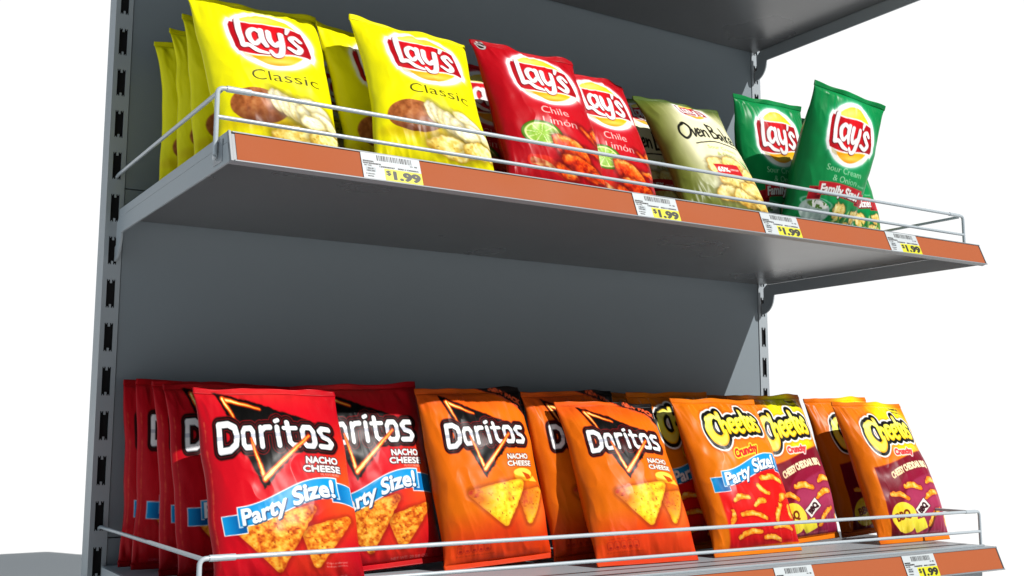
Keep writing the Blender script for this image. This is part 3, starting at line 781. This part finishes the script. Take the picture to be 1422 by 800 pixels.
# ------------------------------------------------------------------ chip bags
ARTS = {'classic': (art_classic, 1.40), 'chile': (art_chile, 1.40), 'baked': (art_baked, 1.42), 'green': (art_green, 1.40),
        'nred': (art_nacho_red, 1.295), 'norange': (art_nacho_orange, 1.416), 'pred': (art_puff_red, 1.356), 'pbbq': (art_puff_bbq, 1.356)}
DIM = {'classic': (.1451, .2020), 'chile': (.1451, .2020), 'baked': (.1440, .2040), 'green': (.1451, .2020), 'nred': (.1500, .2044), 'norange': (.1431, .2026), 'pred': (.1504, .2039), 'pbbq': (.1504, .2039)}
SHEETS = {}
def sheet(kind, cell):
    k = (kind, cell)
    if k not in SHEETS: f, H = ARTS[kind]; SHEETS[k] = f(H, cell)
    return SHEETS[k]

def bag(kind, pose, zs, label, group, B=.026, seed=1, cell=.0048, arch=0, twist=0):
    xb, yb, yaw, lean, roll = pose
    w, h = DIM[kind]; S = sheet(kind, cell); H = S.H; ny, nx = S.X.shape; rs = np.random.RandomState(seed)
    root = empty('chip_bag', (xb, yb, zs + .0002 + abs(w / 2 * math.sin(R(roll)))), (0, 0, 0))
    root.matrix_basis = Matrix.Translation(root.location) @ Matrix.Rotation(R(yaw), 4, 'Z') @ Matrix.Rotation(-R(lean), 4, 'X') @ Matrix.Rotation(R(roll), 4, 'Y')
    tag(root, label, 'chip bag', group)
    sh = .0062
    def prof(v):      # v 0 bottom .. 1 top
        q = np.clip((v * h - sh) / (h - 2 * sh), 0, 1)
        return (1 - np.abs(2 * q - 1) ** 2.3) ** .62 * (1.16 - .34 * q)
    def half(v): return w / 2 * (1 - (.095 if kind in ('classic', 'chile', 'green', 'baked') else .045) * np.clip(prof(v), 0, 1.05) * (1 + .35 * np.sin(v * 5 + seed)))
    def centre(v, u):  # sway of the middle plane: arch and twist
        return arch * ((2 * v - 1) ** 2 - 1) + twist * u * (2 * v - 1) + .0012 * np.sin(u * 9 + seed * 1.7) * np.exp(-((1 - v) * h) / .03) * 1.6
    def shape(v, a_frac, front):
        """v column (rows,), a_frac (cols,) arc fraction 0..1 left to right"""
        out = np.empty((len(v), len(a_frac), 3)); nr = np.empty_like(out)
        t = np.linspace(0, math.pi, 160); e = 2 / 2.15
        ct = -np.sign(np.cos(t)) * np.abs(np.cos(t)) ** e; st = np.abs(np.sin(t)) ** e
        for j, vv in enumerate(v):
            a = half(vv); bb = B * prof(vv) * (1.12 if front else .75) + .0005
            x = a * ct; y = bb * st
            L = np.concatenate([[0], np.cumsum(np.hypot(np.diff(x), np.diff(y)))]); L /= L[-1]; L = .22 * L + .78 * (x / a * .5 + .5)
            af = a_frac - sx * np.sin(math.pi * a_frac) * min(1, prof(vv)) if front else a_frac
            X = np.interp(af, L, x); Yv = np.interp(af, L, y)
            out[j, :, 0] = X; out[j, :, 1] = -Yv if front else Yv; out[j, :, 2] = vv * h
        return out
    def wrinkle(P, U, V, front):
        sd = seed * 13 + (0 if front else 7)
        dt = (1 - V) * h - sh; db = V * h - sh
        pl = (fbm(U * 1.0, V * .12, 16, sd, 2) - .5); pl2 = (fbm(U, V * .25, 9, sd + 3, 2) - .5)
        env = .0042 * np.exp(-np.clip(dt, 0, 1) / .020) * np.clip(dt / .006, 0, 1) + .0040 * np.exp(-np.clip(db, 0, 1) / .018) * np.clip(db / .006, 0, 1)
        dent = (fbm(U, V * 1.4, 3.2, sd + 9, 2) - .5) * .0052 + (fbm(U, V * 1.4, 8, sd + 17, 2) - .5) * .0010
        cre = -np.abs(fbm(U * 1.3 + V * .5, V * 1.2 - U * .4, 5, sd + 29, 2) - .5) * .0030
        fold = (np.abs(fbm(U * 1.0 + V * .35, V * .5, 11, sd + 41, 2) - .5) - .12) * -.0075 * (np.exp(-np.clip(dt, 0, 1) / .034) * np.clip(dt / .008, 0, 1) + .8 * np.exp(-np.clip(db, 0, 1) / .026) * np.clip(db / .008, 0, 1))
        side = np.clip(np.minimum(U, 1 - U) / .05, 0, 1); pf = np.clip(prof(V), 0, 1)
        d = (pl * env * 1.5 + pl2 * env + fold + (dent + cre) * pf * (B / .026)) * side
        P[..., 1] -= d * (1 if front else -1)
        P[..., 1] += centre(V, P[..., 0] / w)
        P[..., 0] += (.0005 * np.sin(V * 17 + seed) + .0018 * (vnoise(V * 0, V, 1, 9, sd + 5) - .5)) * pf * np.sign(U - .5) * np.abs(2 * U - 1)
        return P
    Hs = S.Y[:, 0]; v = 1 - Hs / H
    j0 = int(np.searchsorted(Hs, sh / h * H)); j1 = int(np.searchsorted(Hs, H * (1 - sh / h)))
    sy = .088 if zs < 1.0 * ZL + .1 else .066 if lean > 5 else .0; sx = .085
    rows = v[j0:j1 + 1].copy(); rows[0] = 1 - sh / h; rows[-1] = sh / h
    rows = rows - sy * np.sin(math.pi * np.clip((rows - rows[-1]) / (rows[0] - rows[-1]), 0, 1))      # the film sags: print sits a little low
    U = S.X[0]
    F = shape(rows, U, True); UU, VV = np.meshgrid(U, rows); F = wrinkle(F, UU, VV, True)
    Ub = U[::8]; Ub = np.append(Ub, 1.0) if Ub[-1] != 1 else Ub
    Bk = shape(rows, Ub, False); UB, VB = np.meshgrid(Ub, rows); Bk = wrinkle(Bk, UB, VB, False)
    nr = len(rows); nc = len(U); nb = len(Ub)
    Bk[:, 0] = F[:, 0]; Bk[:, -1] = F[:, -1]
    # whole mesh arrays
    vf = F.reshape(-1, 3); vb = Bk.reshape(-1, 3)
    idf = np.arange(nr * nc).reshape(nr, nc); idb = nr * nc + np.arange(nr * nb).reshape(nr, nb); idb[:, 0] = idf[:, 0]; idb[:, -1] = idf[:, -1]
    ff = np.stack([idf[:-1, :-1], idf[1:, :-1], idf[1:, 1:], idf[:-1, 1:]], -1).reshape(-1, 4)
    fb = np.stack([idb[:-1, :-1], idb[:-1, 1:], idb[1:, 1:], idb[1:, :-1]], -1).reshape(-1, 4)
    V3 = np.concatenate([vf, vb]); base = np.median(S.img[:, :2].reshape(-1, 3), 0)
    cf = S.img[j0:j1 + 1].reshape(-1, 3)
    ub = UB.ravel()[:, None]; lc = S.img[j0:j1 + 1, 0][:, None, :] * np.ones((1, nb, 1)); rc = S.img[j0:j1 + 1, -1][:, None, :] * np.ones((1, nb, 1))
    cb = (lc * (1 - UB[..., None]) + rc * UB[..., None]).reshape(-1, 3)
    C3 = lin(np.concatenate([cf, cb])); C3 = np.clip(C3 * .70, .002, .62)
    # vertex normals of the whole surface, so that the printed pieces join without a visible seam
    N = np.zeros_like(V3)
    for f in (ff, fb):
        n = np.cross(V3[f[:, 2]] - V3[f[:, 0]], V3[f[:, 3]] - V3[f[:, 1]])
        for k in range(4): 
            for c in range(3): N[:, c] += np.bincount(f[:, k], n[:, c], len(V3))
    N /= np.linalg.norm(N, axis=1)[:, None] + 1e-12
    own = np.zeros(len(ff), int); names = []
    for q, (nm, mask, lb) in enumerate(S.reg):
        mk = mask[j0:j1 + 1].ravel(); m = mk[ff].mean(1) >= .5
        own[m] = q + 1; names.append(nm)
    def sub(name, faces, parent, m=M['film']):
        used = np.unique(faces); mp = np.full(len(V3), -1); mp[used] = np.arange(len(used))
        me = mesh_np(name, V3[used], mp[faces]); set_print(me, C3[used]); me.materials.append(m)
        me.normals_split_custom_set_from_vertices(N[used].tolist())
        o = D.objects.new(name, me); COL.objects.link(o); o.parent = parent; return o
    body = sub('body', np.concatenate([ff[own == 0], fb]), root)
    for q, nm in enumerate(names):
        if (own == q + 1).sum() > 40: sub(nm, ff[own == q + 1], root)
    # crimped seals
    for nm, va, vbm, img in (('top_seal', 1.0, 1 - sh / h, S.img[0:j0 + 1]), ('bottom_seal', sh / h, 0.0, S.img[j1:])):
        K = 70; u = np.linspace(0, 1, K); mrows = np.linspace(va, vbm, 5)
        UU, VV = np.meshgrid(u, mrows); base_v = (1 - sh / h) if nm == 'top_seal' else sh / h
        hw = half(base_v) if nm == 'top_seal' else half(base_v)
        P = np.zeros(UU.shape + (3,)); P[..., 0] = (2 * UU - 1) * hw * (1 - .004 * np.abs(VV - base_v) * h / sh)
        P[..., 2] = VV * h
        free = np.abs(VV - base_v) * h / sh
        P[..., 1] = centre(VV, P[..., 0] / w) + free * (.0011 * np.sin(UU * 11 + seed) + .0009 * np.sin(UU * 23 + seed * 2)) * (1 if nm == 'top_seal' else .3)
        if nm == 'top_seal': P[..., 2] += free * .0006 * np.sin(UU * 14 + seed)
        A = P.copy(); A[..., 1] -= .00055; C = P.copy(); C[..., 1] += .00055
        n1 = 5 * K; ia = np.arange(n1).reshape(5, K); ib = ia + n1
        f1 = np.stack([ia[:-1, :-1], ia[1:, :-1], ia[1:, 1:], ia[:-1, 1:]], -1).reshape(-1, 4); f2 = np.stack([ib[:-1, :-1], ib[:-1, 1:], ib[1:, 1:], ib[1:, :-1]], -1).reshape(-1, 4)
        rim = []
        for r_, c_ in ((ia[0], ib[0]), (ia[-1][::-1], ib[-1][::-1]), (ia[:, 0][::-1], ib[:, 0][::-1]), (ia[:, -1], ib[:, -1])):
            rim.append(np.stack([r_[:-1], r_[1:], c_[1:], c_[:-1]], -1))
        f = np.concatenate([f1, f2] + rim)
        ci = img[np.linspace(0, len(img) - 1, 5).astype(int)][:, np.linspace(0, nx - 1, K).astype(int)].reshape(-1, 3)
        me = mesh_np(nm, np.concatenate([A.reshape(-1, 3), C.reshape(-1, 3)]), f)
        set_print(me, np.clip(lin(np.concatenate([ci, ci])) * .70, .002, .62)); me.materials.append(M['seal'])
        o = D.objects.new(nm, me); COL.objects.link(o); o.parent = root
    return root

GY, GC, GB, GG = 'yellow potato chip bags', 'red chile lime potato chip bags', 'olive oven baked chip bags', 'green sour cream and onion chip bags'
GR, GO, GP, GQ = 'red nacho tortilla chip bags', 'orange nacho tortilla chip bags', 'orange and red cheese puff bags', 'orange and maroon barbecue puff bags'
LO, MI = .0075, .0060
bags = [
 # upper row
 ('classic', (.0925, -.275, 2.8, 19.8, -3.6), ZU, 'leftmost fully visible yellow Classic chip bag, above the left end of the orange strip', GY, .027, 1, 5, 0),
 ('classic', (.090, -.205, -.5, 16.5, -.2), ZU, 'yellow chip bag directly behind the leftmost full yellow bag, only its edge showing', GY, .020, 2, 7, 0),
 ('classic', (.089, -.156, -1.4, 15.5, -.2), ZU, 'yellow chip bag second from the back panel in the left stack', GY, .020, 3, 7, 0),
 ('classic', (.084, -.104, -2.9, 15, -.1), ZU, 'rearmost yellow chip bag of the left stack, its left edge against the grey panel', GY, .020, 4, 7, 0),
 ('classic', (.232, -.338, .9, 24.2, 1.5), ZU, 'lit yellow Classic chip bag leaning back right beside the red chile lime bags', GY, .026, 5, 5, 0),
 ('classic', (.227, -.263, 9.2, 18.3, -.4), ZU, 'shaded yellow chip bag between the two lit yellow bags, behind the right one', GY, .023, 6, 7, 0),
 ('classic', (.212, -.165, 3, 14, 0), ZU, 'thin dark sliver of a yellow bag right of the leftmost full yellow bag', GY, .020, 7, 9, 0),
 ('chile', (.385, -.337, 1.4, 21.5, -.6), ZU, 'red Chile Limón chip bag with a lime, front one beside the yellow bag', GC, .026, 8, 5, 0),
 ('chile', (.504, -.290, 6, 19, -.7), ZU, 'red chile lime chip bag half hidden behind the front red one, near the olive bag', GC, .024, 9, 5, 0),
 ('chile', (.372, -.225, 2, 15, 0), ZU, 'dark sliver of a red bag between the lit yellow and the front red bag', GC, .022, 10, 7, 0),
 ('baked', (.646, -.330, -1.3, 29.5, -.9), ZU, 'olive and cream oven baked chip bag with black script, leaning far back', GB, .026, 11, 5, 0),
 ('baked', (.625, -.215, 1, 14, 0), ZU, 'dark olive chip bag in shade behind the front olive bag, beside the red bag', GB, .022, 12, 5, 0),
 ('green', (.8113, -.235, 4, -2.6, -3.0), ZU, 'green sour cream chip bag left of the last green bag, its left half showing', GG, .025, 13, 5, 0),
 ('green', (.8350, -.284, 1.0, -19.0, 4.0), ZU, 'green sour cream chip bag tipping forward, rightmost bag of the middle shelf', GG, .030, 14, 5, -.003),
 ('green', (.974, -.240, 0, 8.0, -10.8), ZU, 'green bag whose lower right edge peeks out right of the last green bag', GG, .022, 16, 5, 0),
 ('green', (.742, -.175, 2, 12, 0), ZU, 'sliver of a green bag between the olive bag and the other green bags', GG, .020, 15, 9, 0),
 # lower row
 ('nred', (.0988, -.310, 1.7, 22.6, -.4), ZL, 'red party size tortilla chip bag with its whole front showing, leftmost on the lowest shelf', GR, .028, 21, 4, 0),
 ('nred', (.103, -.170, 7.8, 15.1, -.3), ZL, 'red tortilla bag directly behind the leftmost full red bag, one logo letter showing', GR, .020, 22, 5, 0),
 ('nred', (.095, -.128, 8.9, 12.0, .5), ZL, 'red tortilla chip bag third from the back panel in the left stack', GR, .019, 23, 6, 0),
 ('nred', (.081, -.083, 2.0, 9.0, 1.2), ZL, 'red tortilla chip bag in the left stack, second from the back panel', GR, .019, 24, 6, 0),
 ('nred', (.076, -.046, 2.5, 7.0, 1.0), ZL, 'rearmost red tortilla chip bag of the left stack, nearest the grey panel', GR, .018, 25, 6, 0),
 ('nred', (.2308, -.225, 0, 16.5, -3), ZL, 'red party size tortilla chip bag beside the orange ones, its left part hidden', GR, .025, 26, 4, 0),
 ('norange', (.360, -.252, 1.3, 16.3, -2.5), ZL, 'orange nacho chip bag right beside the red party size bags, whole front showing', GO, .027, 27, 4, 0),
 ('norange', (.503, -.250, 1.7, 16.5, -2.5), ZL, 'shaded orange nacho chip bag in the middle of the three, mostly hidden', GO, .025, 28, 5, 0),
 ('norange', (.519, -.314, -1.7, 25.5, .3), ZL, 'bright orange nacho chip bag nearest the wire guard, left of the puff bags', GO, .027, 29, 4, 0),
 ('norange', (.405, -.165, 2, 12, 0), ZL, 'deep shaded orange nacho bag, a sliver between the two rear orange bags', GO, .020, 30, 6, 0),
 ('pred', (.663, -.244, 3.7, 15.1, -1.7), ZL, 'shaded orange puff bag left behind the front party size puff bag, blue ribbon start showing', GP, .024, 31, 5, 0),
 ('pred', (.698, -.307, 1.2, 21.4, 0), ZL, 'orange and red party size cheese puff bag with blue ribbon, whole front showing', GP, .026, 32, 4, 0),
 ('pred', (.640, -.160, 3, 12, 0), ZL, 'rearmost orange puff bag, only its dark top edge showing left of the party size bags', GP, .020, 33, 7, 0),
 ('pbbq', (.830, -.258, 3.4, 16.5, -2.2), ZL, 'maroon barbecue puff bag right beside the party size puff bag, its top in shade', GQ, .026, 34, 4, 0),
 ('pbbq', (1.020, -.218, 2.6, 15.8, -2.6), ZL, 'shaded barbecue puff bag behind the rightmost bag, only left part and top showing', GQ, .024, 35, 5, 0),
 ('pbbq', (.989, -.311, .7, 21.2, 0), ZL, 'orange and maroon barbecue puff bag, rightmost and fully lit on the lowest shelf', GQ, .026, 36, 4, 0),
 ('pbbq', (.838, -.170, 3, 12.5, -1), ZL, 'rear barbecue puff bag, only a dark top strip showing above another barbecue bag', GQ, .020, 37, 7, 0),
]
QUICK = False
for kind, pose, zs_, lb, gr, B, seed, c, arch in bags:
    bag(kind, pose, zs_, lb, gr, B, seed, c * .00115 * (2.5 if QUICK else 1), arch)

# ------------------------------------------------------------------ camera (fitted to the photograph)
cam = D.cameras.new('camera'); co = D.objects.new('camera', cam); COL.objects.link(co)
r_ = Vector((.84265121, -.5384591, .0008587)); u_ = Vector((-.07230668, -.11157438, .99112204)); f_ = Vector((.53358288, .83523228, .13295248))
mw = Matrix((( r_[0], u_[0], -f_[0], -.28559379), (r_[1], u_[1], -f_[1], -1.28530787), (r_[2], u_[2], -f_[2], Z(-.50843892)), (0, 0, 0, 1)))
co.matrix_world = mw
cam.sensor_width = 36; cam.lens = 1506.47 / 1422 * 36; cam.clip_start = .01; cam.clip_end = 500
SC.camera = co

# ------------------------------------------------------------------ light: world white behind, dimmed in front to deepen shade, added left fill, one hard key
wd = D.worlds.new('World'); SC.world = wd; wd.use_nodes = True
nt = wd.node_tree; bg = nt.nodes['Background']
tc = nt.nodes.new('ShaderNodeTexCoord'); dp = nt.nodes.new('ShaderNodeVectorMath'); dp.operation = 'DOT_PRODUCT'
dp.inputs[1].default_value = (.53, .85, .0)
mr = nt.nodes.new('ShaderNodeMapRange'); mr.interpolation_type = 'SMOOTHSTEP'; mr.inputs['From Min'].default_value = .45; mr.inputs['From Max'].default_value = .80
cr = nt.nodes.new('ShaderNodeMix'); cr.data_type = 'RGBA'
cr.inputs[6].default_value = (.062, .084, .100, 1); cr.inputs[7].default_value = (1.06, 1.06, 1.06, 1)
nt.links.new(tc.outputs['Generated'], dp.inputs[0]); nt.links.new(dp.outputs['Value'], mr.inputs['Value'])
nt.links.new(mr.outputs['Result'], cr.inputs[0])
d2 = nt.nodes.new('ShaderNodeVectorMath'); d2.operation = 'DOT_PRODUCT'; d2.inputs[1].default_value = (-.97, .0, .22)     # added bluish world lobe to fill left-facing sides
m2 = nt.nodes.new('ShaderNodeMapRange'); m2.interpolation_type = 'SMOOTHSTEP'; m2.inputs['From Min'].default_value = .55; m2.inputs['From Max'].default_value = .95
c2 = nt.nodes.new('ShaderNodeMix'); c2.data_type = 'RGBA'; c2.blend_type = 'ADD'; c2.inputs[7].default_value = (.62, .78, .90, 1)
nt.links.new(tc.outputs['Generated'], d2.inputs[0]); nt.links.new(d2.outputs['Value'], m2.inputs['Value']); nt.links.new(m2.outputs['Result'], c2.inputs[0])
nt.links.new(cr.outputs[2], c2.inputs[6]); nt.links.new(c2.outputs[2], bg.inputs['Color']); bg.inputs['Strength'].default_value = 1.0

sun = D.lights.new('key_light', 'SUN'); sun.energy = 6.8; sun.angle = R(.5); sun.color = (1, .97, .93)
so = D.objects.new('key_light', sun); COL.objects.link(so)
so.rotation_euler = Vector((-.50, 1.0, -.93)).to_track_quat('-Z', 'Y').to_euler()
so.location = (1.5, -3, 3)

SC.view_settings.view_transform = 'Standard'; SC.view_settings.look = 'None'; SC.view_settings.exposure = 0; SC.view_settings.gamma = 1
SC.render.film_transparent = False
